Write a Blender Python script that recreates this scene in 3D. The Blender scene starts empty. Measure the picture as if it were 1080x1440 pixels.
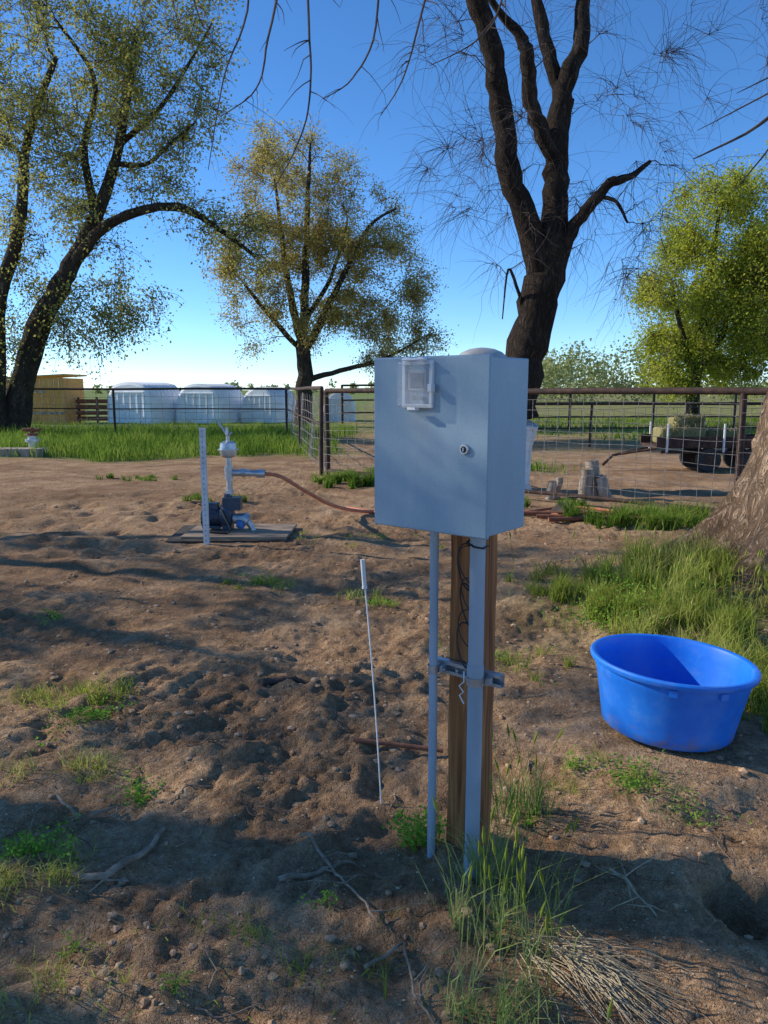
import bpy, math, random
import numpy as np
from mathutils import Vector, Matrix
random.seed(7); rng=np.random.default_rng(7)
scene=bpy.context.scene
COL=scene.collection

# ------------------------------------------------------------ noise / terrain
def _hash(ix,iy,seed):
    n=(ix*374761393+iy*668265263+seed*974634777)&0xffffffff
    n=((n^(n>>13))*1274126177)&0xffffffff
    return ((n^(n>>16))&0xffff)/65535.0
def vnoise(x,y,seed=0):
    x=np.asarray(x,dtype=float); y=np.asarray(y,dtype=float)
    ix=np.floor(x).astype(np.int64); iy=np.floor(y).astype(np.int64)
    fx=x-ix; fy=y-iy
    fx=fx*fx*(3-2*fx); fy=fy*fy*(3-2*fy)
    a=_hash(ix,iy,seed);b=_hash(ix+1,iy,seed);c=_hash(ix,iy+1,seed);d=_hash(ix+1,iy+1,seed)
    return ((a*(1-fx)+b*fx)*(1-fy)+(c*(1-fx)+d*fx)*fy)*2-1
def height(x,y):
    x=np.asarray(x,dtype=float); y=np.asarray(y,dtype=float)
    d=np.sqrt(x*x+y*y)
    near=np.exp(-(d/15.0)**2)
    wx=x+.22*vnoise(x*1.3,y*1.3,31)+.05*vnoise(x*6,y*6,33); wy=y+.22*vnoise(x*1.3,y*1.3,32)+.05*vnoise(x*6,y*6,34)
    ca,sa=math.cos(.5),math.sin(.5); u=wx*ca+wy*sa; v=-wx*sa+wy*ca
    patchy=.35+.80*np.clip(.5+.9*vnoise(x*.8,y*.8,21),0,1)
    h=.05*vnoise(x*.33,y*.33,1)*np.minimum(1,d/3)
    h=h+near*(.036*vnoise(u*1.2,v*1.6,2)+.032*vnoise(u*2.9,v*3.7,3))
    r=vnoise(u*6.0,v*8.5,4); h=h+near*.028*patchy*r*np.abs(r)**.3
    r=vnoise(u*12+3,v*15,5); h=h+near*.017*patchy*r
    h=h+near*patchy*(.011*vnoise(x*27,y*27,6)+.007*vnoise(x*55,y*55,7))
    # hoof prints
    m=np.exp(-(((x+3.4)/2.6)**2+((y-8.4)/2.6)**2))+.3*np.exp(-(((x+1.0)/1.6)**2+((y-4.6)/1.6)**2))
    r=vnoise(x*5,y*5,8); h=h-m*.10*np.clip(r-.1,0,1)
    # roots mound
    h=h+.12*np.exp(-(((x-3.3)/1.4)**2+((y-6.2)/1.3)**2))
    # burrow
    rr=np.sqrt((x-1.17)**2+(y-2.22)**2)
    h=h-.22*np.clip(1-(rr/.12)**2,0,1)+.03*np.exp(-((rr-.18)/.06)**2)
    k=np.exp(-(((x-1.35)/.5)**2+((y-3.38)/.5)**2)**2); h=h*(1-k)
    k=np.exp(-(((x+1.7)/1.0)**2+((y-8.25)/.8)**2)**2); h=h*(1-k)
    h=h-.10*np.clip((x-.7)/1.0,0,1)*np.clip((2.55-y)/.5,0,1)
    return h
def H(x,y): return float(height(np.array([x]),np.array([y]))[0])

# ------------------------------------------------------------ materials
def new_mat(name):
    m=bpy.data.materials.new(name); m.use_nodes=True
    nt=m.node_tree; nt.nodes.clear()
    out=nt.nodes.new('ShaderNodeOutputMaterial')
    return m,nt,out
def N(nt,t,**kw):
    n=nt.nodes.new(t)
    for k,v in kw.items():
        if k in n.bl_rna.properties: setattr(n,k,v)
        else: n.inputs[k].default_value=v
    return n
def coords(nt,scale=(1,1,1)):
    tc=N(nt,'ShaderNodeTexCoord'); mp=N(nt,'ShaderNodeMapping')
    mp.inputs['Scale'].default_value=scale
    nt.links.new(tc.outputs['Object'],mp.inputs[0]); return mp.outputs[0]
def noise(nt,vec,scale,detail=4,rough=.55,dist=0):
    n=N(nt,'ShaderNodeTexNoise'); n.inputs['Scale'].default_value=scale
    n.inputs['Detail'].default_value=detail; n.inputs['Roughness'].default_value=rough
    n.inputs['Distortion'].default_value=dist
    nt.links.new(vec,n.inputs['Vector']); return n.outputs['Fac']
def ramp(nt,fac,stops):
    r=N(nt,'ShaderNodeValToRGB'); e=r.color_ramp.elements
    while len(e)<len(stops): e.new(.5)
    for i,(p,c) in enumerate(stops):
        e[i].position=p; e[i].color=(c[0],c[1],c[2],1)
    nt.links.new(fac,r.inputs[0]); return r.outputs[0]
def mixc(nt,fac,a,b,mode='MIX'):
    m=N(nt,'ShaderNodeMix'); m.data_type='RGBA'; m.blend_type=mode
    for s,v in ((m.inputs[0],fac),(m.inputs[6],a),(m.inputs[7],b)):
        if isinstance(v,(int,float)): s.default_value=v
        elif isinstance(v,tuple): s.default_value=(v[0],v[1],v[2],1)
        else: nt.links.new(v,s)
    return m.outputs[2]
def surf(name,c1,c2,scale=6,stretch=(1,1,1),rough=.7,metal=0,bump=.3,bdist=.01,stops=None,dist=0,spec=.4,detail=4,bscale=None):
    m,nt,out=new_mat(name)
    v=coords(nt,stretch)
    f=noise(nt,v,scale,detail,.6,dist)
    c=ramp(nt,f,stops or [(.35,c1),(.65,c2)])
    p=N(nt,'ShaderNodeBsdfPrincipled')
    p.inputs['Roughness'].default_value=rough; p.inputs['Metallic'].default_value=metal
    p.inputs['Specular IOR Level'].default_value=spec
    nt.links.new(c,p.inputs['Base Color'])
    b=N(nt,'ShaderNodeBump'); b.inputs['Strength'].default_value=bump; b.inputs['Distance'].default_value=bdist
    f2=noise(nt,v,bscale or scale*3,4,.65)
    nt.links.new(f2,b.inputs['Height']); nt.links.new(b.outputs[0],p.inputs['Normal'])
    nt.links.new(p.outputs[0],out.inputs[0]); return m
def barkm(name,cd,cl,scale=5,bd=.06):
    m,nt,out=new_mat(name); v=coords(nt,(1,1,.22))
    n1=noise(nt,v,scale*2.2,5,.7,1.2)
    a=N(nt,'ShaderNodeMath',operation='SUBTRACT'); nt.links.new(n1,a.inputs[0]); a.inputs[1].default_value=.5
    b=N(nt,'ShaderNodeMath',operation='ABSOLUTE'); nt.links.new(a.outputs[0],b.inputs[0])
    s=N(nt,'ShaderNodeMath',operation='MULTIPLY'); nt.links.new(b.outputs[0],s.inputs[0]); s.inputs[1].default_value=6
    c=ramp(nt,s.outputs[0],[(.05,tuple(q*.35 for q in cd)),(.35,cd),(.9,cl)])
    c=mixc(nt,.35,c,ramp(nt,noise(nt,coords(nt),1.5,3,.6),[(.35,cd),(.65,cl)]))
    p=N(nt,'ShaderNodeBsdfPrincipled'); p.inputs['Roughness'].default_value=.95; p.inputs['Specular IOR Level'].default_value=.15
    nt.links.new(c,p.inputs['Base Color'])
    bm=N(nt,'ShaderNodeBump'); bm.inputs['Strength'].default_value=1; bm.inputs['Distance'].default_value=bd
    nt.links.new(s.outputs[0],bm.inputs['Height']); nt.links.new(bm.outputs[0],p.inputs['Normal'])
    nt.links.new(p.outputs[0],out.inputs[0]); return m
def leafmat(name,stops,scale=.6,trans=.4,fine=9):
    m,nt,out=new_mat(name); v=coords(nt)
    f=noise(nt,v,scale,1,.5); g=noise(nt,v,fine,1,.7)
    a=N(nt,'ShaderNodeMath',operation='MULTIPLY_ADD'); nt.links.new(g,a.inputs[0]); a.inputs[1].default_value=.7
    s=N(nt,'ShaderNodeMath',operation='MULTIPLY_ADD'); nt.links.new(f,s.inputs[0]); s.inputs[1].default_value=.8; s.inputs[2].default_value=-.25
    nt.links.new(s.outputs[0],a.inputs[2])
    c=ramp(nt,a.outputs[0],stops)
    d=N(nt,'ShaderNodeBsdfDiffuse'); t=N(nt,'ShaderNodeBsdfTranslucent'); mx=N(nt,'ShaderNodeMixShader'); mx.inputs[0].default_value=trans
    nt.links.new(c,d.inputs[0]); nt.links.new(c,t.inputs[0])
    nt.links.new(d.outputs[0],mx.inputs[1]); nt.links.new(t.outputs[0],mx.inputs[2]); nt.links.new(mx.outputs[0],out.inputs[0]); return m

M={}
M['bark']=barkm('bark',(.065,.047,.034),(.20,.15,.11),4,.06)
M['bark_dark']=barkm('bark_dark',(.042,.030,.022),(.15,.11,.08),6,.05)
M['bark_light']=barkm('bark_light',(.26,.16,.095),(.66,.48,.33),5,.04)
M['twig']=surf('twig_bark',(.05,.035,.028),(.12,.085,.065),10,rough=.9)
M['twig_tan']=surf('twig_tan',(.14,.095,.06),(.26,.18,.12),10,rough=.9)
M['white_wash']=surf('white_wash',(.55,.53,.50),(.85,.84,.82),6,(1,1,.3),.9,0,.8,.03)
M['rust']=surf('rusty_pipe',(.035,.024,.02),(.10,.055,.038),9,rough=.8,metal=.2)
M['rust_red']=surf('rust_red',(.16,.06,.035),(.30,.12,.06),20,rough=.8)
M['wire']=surf('galv_wire',(.14,.12,.11),(.32,.29,.27),20,rough=.6,metal=.3)
M['galv']=surf('galvanized_steel',(.42,.43,.44),(.62,.63,.65),14,rough=.38,metal=.75,bump=.1)
M['conduit']=surf('grey_conduit',(.28,.35,.41),(.38,.45,.52),6,(1,1,.4),rough=.5,metal=.1,bump=.05,bdist=.002)
M['wood_post']=surf('cedar_post',(.17,.075,.03),(.42,.22,.10),34,(1,1,.035),.8,0,.7,.004,stops=[(.30,(.10,.032,.010)),(.45,(.29,.105,.032)),(.6,(.45,.19,.064)),(.75,(.58,.29,.11))],dist=1.2)
M['stump']=surf('stump_wood',(.25,.19,.14),(.5,.42,.33),8,(1,1,.2),.9,0,.8,.02)
M['shed_wood']=surf('shed_wood',(.55,.24,.05),(.78,.42,.13),6,(4,4,.2),.8)
M['black']=surf('black_rubber',(.012,.012,.013),(.03,.03,.03),20,rough=.55)
M['mat']=surf('rubber_mat',(.03,.025,.02),(.09,.07,.055),8,rough=.9,bump=.6)
M['board']=surf('plywood_board',(.20,.14,.095),(.38,.28,.19),8,(.3,2,1),.9,bump=.5)
M['pump']=surf('pump_casting',(.035,.05,.075),(.07,.09,.12),12,rough=.45)
M['bluecap']=surf('blue_plastic_cap',(.05,.16,.4),(.08,.22,.5),12,rough=.4)
M['hose']=surf('red_hose',(.48,.15,.07),(.6,.22,.11),12,rough=.6)
M['white']=surf('white_plastic',(.68,.68,.66),(.82,.82,.80),5,rough=.5,bump=.1)
M['postgrey']=surf('galv_post',(.54,.55,.56),(.70,.71,.72),5,rough=.5,metal=.2,bump=.1)
M['hutch']=surf('hutch_plastic',(.74,.76,.78),(.88,.89,.90),1.5,(1,1,2),rough=.6,bump=.15)
M['dark']=surf('dark_recess',(.01,.01,.01),(.02,.02,.02),5,rough=.9)
M['slot']=surf('slot_shadow',(.22,.22,.22),(.32,.32,.32),5,rough=.9)
M['straw']=surf('dry_straw',(.40,.30,.17),(.60,.48,.30),20,rough=.9)
M['stick']=surf('dead_stick',(.20,.13,.08),(.42,.31,.21),20,rough=.9)
M['stick_dark']=surf('dark_stick',(.06,.04,.03),(.13,.09,.06),20,rough=.9)
M['clod']=surf('dirt_clod',(.25,.15,.08),(.54,.36,.22),15,rough=1,bump=.8)
M['hay']=surf('hay',(.30,.29,.12),(.52,.44,.20),18,(1,1,3),rough=1,bump=1,bdist=.04)
M['alu']=surf('aluminium',(.6,.62,.65),(.75,.76,.78),8,rough=.35,metal=.6,bump=.05)
M['cap']=surf('cap_metal',(.34,.32,.29),(.50,.48,.44),8,rough=.6,metal=.2)
M['leaf_mid']=leafmat('leaf_middle',[(.2,(.30,.23,.06)),(.5,(.50,.41,.12)),(.8,(.64,.56,.18))],.5,.5)
M['leaf_left']=leafmat('leaf_left',[(.2,(.18,.19,.05)),(.5,(.40,.38,.10)),(.8,(.60,.54,.16))],.5,.5)
M['leaf_right']=leafmat('leaf_right',[(.2,(.25,.31,.04)),(.5,(.46,.50,.06)),(.8,(.66,.63,.11))],.5,.5)
M['leaf_far']=leafmat('leaf_far',[(.2,(.25,.29,.12)),(.5,(.37,.40,.16)),(.8,(.50,.49,.22))],.1)
M['grass']=leafmat('grass_green',[(.2,(.07,.14,.020)),(.5,(.18,.28,.04)),(.8,(.36,.42,.09))],.7,.45,14)
M['grass_y']=leafmat('grass_yellow',[(.2,(.15,.20,.035)),(.5,(.34,.39,.065)),(.8,(.60,.55,.20))],1.2,.45,16)
M['grass_dull']=leafmat('grass_dull',[(.2,(.14,.20,.05)),(.5,(.27,.35,.10)),(.8,(.48,.50,.22))],3,.45,30)
M['weed']=leafmat('weed_green',[(.2,(.10,.22,.03)),(.5,(.21,.40,.05)),(.8,(.36,.51,.10))],3,.45,30)

def paint():
    m,nt,out=new_mat('enclosure_paint'); v=coords(nt)
    f=noise(nt,coords(nt,(1,1,.22)),12,5,.7)
    g=noise(nt,v,160,3,.7)
    c=ramp(nt,f,[(.3,(.23,.34,.41)),(.55,(.265,.375,.445)),(.8,(.34,.43,.475))])
    c=mixc(nt,.07,c,ramp(nt,g,[(.4,(.2,.22,.24)),(.6,(.6,.62,.62))]))
    sp=N(nt,'ShaderNodeSeparateXYZ'); nt.links.new(v,sp.inputs[0])
    a=N(nt,'ShaderNodeMath',operation='SUBTRACT'); nt.links.new(sp.outputs[0],a.inputs[0]); a.inputs[1].default_value=.175
    b=N(nt,'ShaderNodeMath',operation='ABSOLUTE'); nt.links.new(a.outputs[0],b.inputs[0])
    mr=N(nt,'ShaderNodeMapRange'); nt.links.new(b.outputs[0],mr.inputs[0]); mr.inputs[1].default_value=.075; mr.inputs[2].default_value=.01; mr.inputs[3].default_value=0; mr.inputs[4].default_value=1
    mz=N(nt,'ShaderNodeMapRange'); nt.links.new(sp.outputs[2],mz.inputs[0]); mz.inputs[1].default_value=.15; mz.inputs[2].default_value=.36; mz.inputs[3].default_value=0; mz.inputs[4].default_value=1
    mm=N(nt,'ShaderNodeMath',operation='MULTIPLY'); nt.links.new(mr.outputs[0],mm.inputs[0]); nt.links.new(mz.outputs[0],mm.inputs[1])
    m2=N(nt,'ShaderNodeMath',operation='MULTIPLY'); nt.links.new(mm.outputs[0],m2.inputs[0]); nt.links.new(ramp(nt,noise(nt,coords(nt,(1,1,.3)),40,4,.7),[(.4,(.05,)*3),(.65,(.6,)*3)]),m2.inputs[1])
    c=mixc(nt,m2.outputs[0],c,(.45,.42,.37))
    p=N(nt,'ShaderNodeBsdfPrincipled'); nt.links.new(c,p.inputs['Base Color'])
    nt.links.new(ramp(nt,f,[(.3,(.36,)*3),(.7,(.55,)*3)]),p.inputs['Roughness'])
    b=N(nt,'ShaderNodeBump'); b.inputs['Strength'].default_value=.12; b.inputs['Distance'].default_value=.002
    nt.links.new(noise(nt,v,220,3,.6),b.inputs['Height']); nt.links.new(b.outputs[0],p.inputs['Normal'])
    nt.links.new(p.outputs[0],out.inputs[0]); return m
M['paint']=paint()
def tubm():
    m,nt,out=new_mat('blue_tub_plastic'); v=coords(nt)
    f=noise(nt,v,9,5,.65)
    tc=N(nt,'ShaderNodeTexCoord'); sp=N(nt,'ShaderNodeSeparateXYZ'); nt.links.new(tc.outputs['Object'],sp.inputs[0])
    c=ramp(nt,f,[(.35,(.006,.16,.70)),(.7,(.015,.22,.78))])
    mr=N(nt,'ShaderNodeMapRange'); mr.inputs[1].default_value=.0; mr.inputs[2].default_value=.09; mr.inputs[3].default_value=.85; mr.inputs[4].default_value=0
    nt.links.new(sp.outputs[2],mr.inputs[0])
    mm=N(nt,'ShaderNodeMath',operation='MULTIPLY'); nt.links.new(mr.outputs[0],mm.inputs[0])
    nt.links.new(ramp(nt,noise(nt,v,22,5,.7),[(.48,(0,0,0)),(.62,(1,1,1))]),mm.inputs[1])
    c=mixc(nt,mm.outputs[0],c,(.25,.17,.11))
    c=mixc(nt,ramp(nt,noise(nt,v,5,5,.75),[(.5,(.0,)*3),(.75,(.16,)*3)]),c,(.5,.45,.4))
    p=N(nt,'ShaderNodeBsdfPrincipled'); nt.links.new(c,p.inputs['Base Color']); p.inputs['Roughness'].default_value=.42
    b=N(nt,'ShaderNodeBump'); b.inputs['Strength'].default_value=.15; b.inputs['Distance'].default_value=.004
    nt.links.new(noise(nt,v,18,3,.5),b.inputs['Height']); nt.links.new(b.outputs[0],p.inputs['Normal'])
    nt.links.new(p.outputs[0],out.inputs[0]); return m
M['tub']=tubm()
def clearm():
    m,nt,out=new_mat('clear_plastic')
    g=N(nt,'ShaderNodeBsdfTransparent'); g.inputs[0].default_value=(.93,.94,.95,1)
    p=N(nt,'ShaderNodeBsdfPrincipled'); p.inputs['Base Color'].default_value=(.8,.82,.83,1); p.inputs['Roughness'].default_value=.15
    mx=N(nt,'ShaderNodeMixShader'); v=coords(nt)
    nt.links.new(ramp(nt,noise(nt,v,18,3,.6),[(.3,(.08,)*3),(.75,(.32,)*3)]),mx.inputs[0])
    nt.links.new(g.outputs[0],mx.inputs[1]); nt.links.new(p.outputs[0],mx.inputs[2]); nt.links.new(mx.outputs[0],out.inputs[0]); return m
M['clear']=clearm()

def groundm():
    m,nt,out=new_mat('dirt_ground'); v=coords(nt)
    big=noise(nt,v,.55,3,.6,.5); med=noise(nt,v,2.6,6,.68,.6); fine=noise(nt,v,34,4,.7); grit=noise(nt,v,150,2,.7)
    c=ramp(nt,med,[(.28,(.17,.088,.040)),(.44,(.37,.218,.113)),(.58,(.56,.36,.203)),(.74,(.72,.51,.32))])
    c=mixc(nt,.45,c,ramp(nt,fine,[(.3,(.12,.062,.029)),(.5,(.43,.262,.140)),(.72,(.76,.54,.35))]))
    c=mixc(nt,ramp(nt,big,[(.46,(0,0,0)),(.60,(.55,.55,.55))]),c,(.20,.108,.055))
    c=mixc(nt,ramp(nt,grit,[(.66,(0,0,0)),(.74,(.6,.6,.6))]),c,(.76,.61,.45))
    at=N(nt,'ShaderNodeAttribute'); at.attribute_name='gmask'
    gcol=ramp(nt,noise(nt,v,1.8,4,.7),[(.35,(.10,.15,.035)),(.52,(.20,.26,.06)),(.66,(.42,.34,.18))])
    c=mixc(nt,at.outputs['Fac'],c,gcol)
    p=N(nt,'ShaderNodeBsdfPrincipled'); p.inputs['Roughness'].default_value=1; p.inputs['Specular IOR Level'].default_value=.1
    nt.links.new(c,p.inputs['Base Color'])
    b1=N(nt,'ShaderNodeBump'); b1.inputs['Strength'].default_value=1.0; b1.inputs['Distance'].default_value=.055
    nt.links.new(noise(nt,v,11,6,.74,.4),b1.inputs['Height'])
    b2=N(nt,'ShaderNodeBump'); b2.inputs['Strength'].default_value=1.0; b2.inputs['Distance'].default_value=.012
    nt.links.new(noise(nt,v,70,3,.7),b2.inputs['Height']); nt.links.new(b1.outputs[0],b2.inputs['Normal'])
    nt.links.new(b2.outputs[0],p.inputs['Normal']); nt.links.new(p.outputs[0],out.inputs[0]); return m
M['ground']=groundm()

# ------------------------------------------------------------ mesh helpers
def fast_mesh(name,V,F,mat,smooth=False,parent=None):
    V=np.ascontiguousarray(V,dtype=np.float32); F=np.ascontiguousarray(F,dtype=np.int32)
    k=F.shape[1]; me=bpy.data.meshes.new(name)
    me.vertices.add(len(V)); me.vertices.foreach_set('co',V.ravel())
    me.loops.add(F.size); me.loops.foreach_set('vertex_index',F.ravel())
    me.polygons.add(len(F)); me.polygons.foreach_set('loop_start',np.arange(0,F.size,k,dtype=np.int32))
    me.polygons.foreach_set('use_smooth',np.full(len(F),smooth))
    me.update(calc_edges=True); me.validate()
    me.materials.append(mat)
    o=bpy.data.objects.new(name,me); COL.objects.link(o)
    if parent: o.parent=parent
    return o
def empty(name,loc=(0,0,0),rot=(0,0,0)):
    e=bpy.data.objects.new(name,None); e.location=loc; e.rotation_euler=rot; e.empty_display_size=.2
    COL.objects.link(e); return e
class MB:
    def __init__(s): s.v=[];s.f=[];s.m=[];s.mats=[]
    def mi(s,mat):
        if mat not in s.mats: s.mats.append(mat)
        return s.mats.index(mat)
    def add(s,vs,fs,mat):
        b=len(s.v); i=s.mi(mat)
        s.v+= [tuple(v) for v in vs]
        for f in fs: s.f.append([b+j for j in f]); s.m.append(i)
    def tube(s,pts,rad,n=8,mat=None,cap=True):
        pts=[Vector(p) for p in pts]
        if isinstance(rad,(int,float)): rad=[rad]*len(pts)
        vs=[];fs=[];prev=None
        for i,p in enumerate(pts):
            t=(pts[min(i+1,len(pts)-1)]-pts[max(i-1,0)])
            if t.length<1e-9: t=Vector((0,0,1))
            t.normalize()
            if prev is None:
                a=Vector((0,0,1)) if abs(t.z)<.9 else Vector((1,0,0))
                x=t.cross(a).normalized()
            else:
                x=prev-t*prev.dot(t)
                if x.length<1e-6: x=t.orthogonal()
                x.normalize()
            prev=x; y=t.cross(x)
            for j in range(n):
                an=2*math.pi*j/n
                vs.append(p+(x*math.cos(an)+y*math.sin(an))*rad[i])
        for i in range(len(pts)-1):
            for j in range(n):
                fs.append([i*n+j,i*n+(j+1)%n,(i+1)*n+(j+1)%n,(i+1)*n+j])
        if cap:
            fs.append(list(range(n))[::-1]); fs.append([(len(pts)-1)*n+j for j in range(n)])
        s.add(vs,fs,mat)
    def box(s,c,d,mat,M4=None,rz=0):
        x,y,z=[q/2 for q in d]
        vs=[Vector((a*x,b*y,e*z)) for a in(-1,1) for b in(-1,1) for e in(-1,1)]
        R=Matrix.Rotation(rz,4,'Z')
        vs=[(M4@v if M4 else R@v)+Vector(c) for v in vs]
        s.add(vs,[[0,1,3,2],[4,6,7,5],[0,4,5,1],[2,3,7,6],[0,2,6,4],[1,5,7,3]],mat)
    def lathe(s,c,prof,n,mat,M4=None):
        vs=[];fs=[]
        for r,z in prof:
            for j in range(n):
                a=2*math.pi*j/n; v=Vector((r*math.cos(a),r*math.sin(a),z))
                vs.append((M4@v if M4 else v)+Vector(c))
        for i in range(len(prof)-1):
            for j in range(n): fs.append([i*n+j,i*n+(j+1)%n,(i+1)*n+(j+1)%n,(i+1)*n+j])
        s.add(vs,fs,mat)
    def obj(s,name,smooth=True,parent=None,bevel=0,loc=None):
        me=bpy.data.meshes.new(name); me.from_pydata(s.v,[],s.f)
        for m in s.mats: me.materials.append(m)
        me.polygons.foreach_set('material_index',s.m)
        me.polygons.foreach_set('use_smooth',[smooth]*len(s.f)); me.update()
        o=bpy.data.objects.new(name,me); COL.objects.link(o)
        if parent: o.parent=parent
        if loc: o.location=loc
        if bevel:
            b=o.modifiers.new('bevel','BEVEL'); b.width=bevel; b.segments=3; b.limit_method='ANGLE'; b.angle_limit=math.radians(40)
        if smooth and len(s.f)<60000:
            import bmesh
            bm=bmesh.new(); bm.from_mesh(me)
            fl=[(len(e.link_faces)==2 and e.calc_face_angle(0)>math.radians(38)) for e in bm.edges]
            bm.free(); a=me.attributes.new('sharp_edge','BOOLEAN','EDGE'); a.data.foreach_set('value',fl)
        return o
RX=lambda a:Matrix.Rotation(math.radians(a),4,'X')
RY=lambda a:Matrix.Rotation(math.radians(a),4,'Y')

# ------------------------------------------------------------ ground sheet
def axis(lo,hi,c0,c1,step,g):
    xs=list(np.arange(c0,c1,step)); s=step; x=xs[-1]
    while x<hi: s=s*g; x+=s; xs.append(x)
    s=step; x=c0; pre=[]
    while x>lo: s=s*g; x-=s; pre.append(x)
    return np.array(pre[::-1]+xs)
gx=axis(-1500,1500,-2.4,2.6,.018,1.022); gy=axis(-60,2500,1.4,4.6,.018,1.013)
GX,GY=np.meshgrid(gx,gy); GZ=height(GX,GY)
nx,ny=len(gx),len(gy)
V=np.stack([GX.ravel(),GY.ravel(),GZ.ravel()],1)
idx=np.arange(nx*ny).reshape(ny,nx)
F=np.stack([idx[:-1,:-1].ravel(),idx[:-1,1:].ravel(),idx[1:,1:].ravel(),idx[1:,:-1].ravel()],1)
ground=fast_mesh('ground',V,F,M['ground'],True)
def sstep(a,b,x): t=np.clip((x-a)/(b-a),0,1); return t*t*(3-2*t)
def gmask(x,y):
    n=vnoise(x*.5,y*.5,11)*1.6+vnoise(x*1.7,y*1.7,12)*.8
    m=sstep(16.0,18.3,y+n)*sstep(-.5,-2.2,x+n*.5)
    m=np.maximum(m,sstep(18,22,y+n*1.5)*sstep(3,5,x+n*.5)*.85*(.55+.45*vnoise(x*.35,y*.2,14)))
    m=np.maximum(m,sstep(24,30,y+n*2)*.7)
    m=np.maximum(m,.6*np.exp(-(((x-2.3)/1.0)**2+((y-5.3)/.8)**2)))
    return np.clip(m,0,1)
at=ground.data.attributes.new('gmask','FLOAT','POINT')
at.data.foreach_set('value',gmask(GX,GY).ravel().astype(np.float32))

# ------------------------------------------------------------ grass
def blades(xy,h,w,lean=.5,zoff=0):
    n=len(xy); x,y=xy[:,0],xy[:,1]; z=height(x,y)-.01+zoff
    a=rng.uniform(0,2*np.pi,n); b=rng.uniform(0,2*np.pi,n)
    wx,wy=np.cos(a)*w/2,np.sin(a)*w/2
    l=h*lean*rng.uniform(.2,1.5,n); dx,dy=np.cos(b)*l,np.sin(b)*l
    B=np.stack([x,y,z],1)
    V=np.zeros((n,5,3)); W=np.stack([wx,wy,0*x],1)
    V[:,0]=B-W; V[:,1]=B+W
    mid=B+np.stack([dx*.35,dy*.35,h*.6],1); V[:,2]=mid-W*.7; V[:,3]=mid+W*.7
    V[:,4]=B+np.stack([dx,dy,h*rng.uniform(.7,1.05,n)],1)
    i=np.arange(n)[:,None]*5
    T=np.concatenate([i+np.array([0,1,3]),i+np.array([0,3,2]),i+np.array([2,3,4])],0)
    return V.reshape(-1,3),T
def disc(n,cx,cy,rx,ry,clump=0):
    if clump:
        nc=clump; r=np.sqrt(rng.uniform(0,1,nc)); a=rng.uniform(0,2*np.pi,nc)
        c=np.stack([cx+rx*r*np.cos(a),cy+ry*r*np.sin(a)],1)
        wgt=rng.gamma(1.5,1,nc); k=rng.choice(nc,n,p=wgt/wgt.sum()); s=rng.uniform(.012,.05,nc)
        return c[k]+rng.normal(0,1,(n,2))*s[k][:,None]
    r=np.abs(rng.normal(0,.5,n)); a=rng.uniform(0,2*np.pi,n)
    return np.stack([cx+rx*r*np.cos(a),cy+ry*r*np.sin(a)],1)
def patch(name,parts,mat):
    Vs=[];Ts=[];o=0
    for xy,h0,h1,w,lean in parts:
        h=rng.uniform(h0,h1,len(xy))*(1+.45*vnoise(xy[:,0]*2.3,xy[:,1]*2.3,77))
        V,T=blades(xy,h,w*rng.uniform(.6,1.2,len(xy)),lean); Vs.append(V);Ts.append(T+o);o+=len(V)
    return fast_mesh(name,np.concatenate(Vs),np.concatenate(Ts),mat,False)
def region(n,x0,x1,y0,y1,thr=.3):
    x=rng.uniform(x0,x1,n); y=y0+(y1-y0)*rng.uniform(0,1,n)**1.3
    k=gmask(x,y)>rng.uniform(thr,1,n); return np.stack([x[k],y[k]],1)
patch('grass_verge',[(region(55000,-22,-1,15.0,30),.14,.46,.026,.5),(disc(1800,-.3,12.9,1.0,.7,40),.10,.30,.02,.5),
    (disc(300,-2.4,10.6,.5,.3,10),.05,.14,.014,.6),(disc(350,-4.4,13.4,.8,.3,14),.05,.14,.014,.6)],M['grass'])
patch('grass_pasture',[(region(38000,3,34,17.5,42),.08,.26,.05,.5),(disc(3000,3.3,8.9,1.1,.5,60),.08,.30,.016,.6),(disc(700,2.0,10.2,.9,.5,14),.08,.22,.016,.6),(disc(1500,2.2,15.2,1.5,.8),.1,.25,.025,.5)],M['grass'])
patch('grass_patch',[(disc(2200,2.0,5.15,.85,.65),.05,.16,.007,.8),(disc(5600,2.2,5.4,.95,.8,75),.12,.38,.008,.5),(disc(2400,2.05,4.2,.28,.7,34),.12,.36,.008,.5),(disc(1200,1.6,5.9,.6,.5,26),.06,.18,.009,.6),
    (disc(800,2.35,6.15,.3,.2,24),.12,.26,.009,.5),(disc(1100,1.75,4.5,.25,.4,22),.10,.28,.008,.5),(disc(800,1.9,3.5,.12,.4,18),.1,.28,.008,.5)],M['grass_y'])
patch('grass_tuft',[(disc(520,-1.6,3.62,.36,.25,30),.03,.10,.005,1.0),(disc(700,-1.22,2.33,.17,.2,34),.03,.11,.005,1.0),(disc(260,-1.42,2.95,.25,.13,20),.03,.08,.005,1),
    (disc(220,-1.15,6.1,.4,.3,14),.04,.10,.007,.9),(disc(160,-.15,5.6,.3,.2,10),.04,.1,.007,.8),(disc(160,.55,4.4,.3,.6,12),.04,.1,.007,.8),
    (disc(160,.9,4.2,.2,.3,8),.04,.1,.007,.8),(disc(200,-.3,2.0,.5,.3,16),.03,.07,.004,.9),(disc(200,-.05,7.9,1.2,.5,18),.04,.08,.009,.8),(disc(150,-1.0,1.75,.3,.2,10),.03,.08,.004,.9),
    (disc(180,1.0,2.9,.3,.15,16),.03,.09,.004,.8)],M['grass_y'])
p1=disc(260,.37,2.0,.17,.36,30); p2=disc(110,.50,2.72,.12,.12,9)
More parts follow.
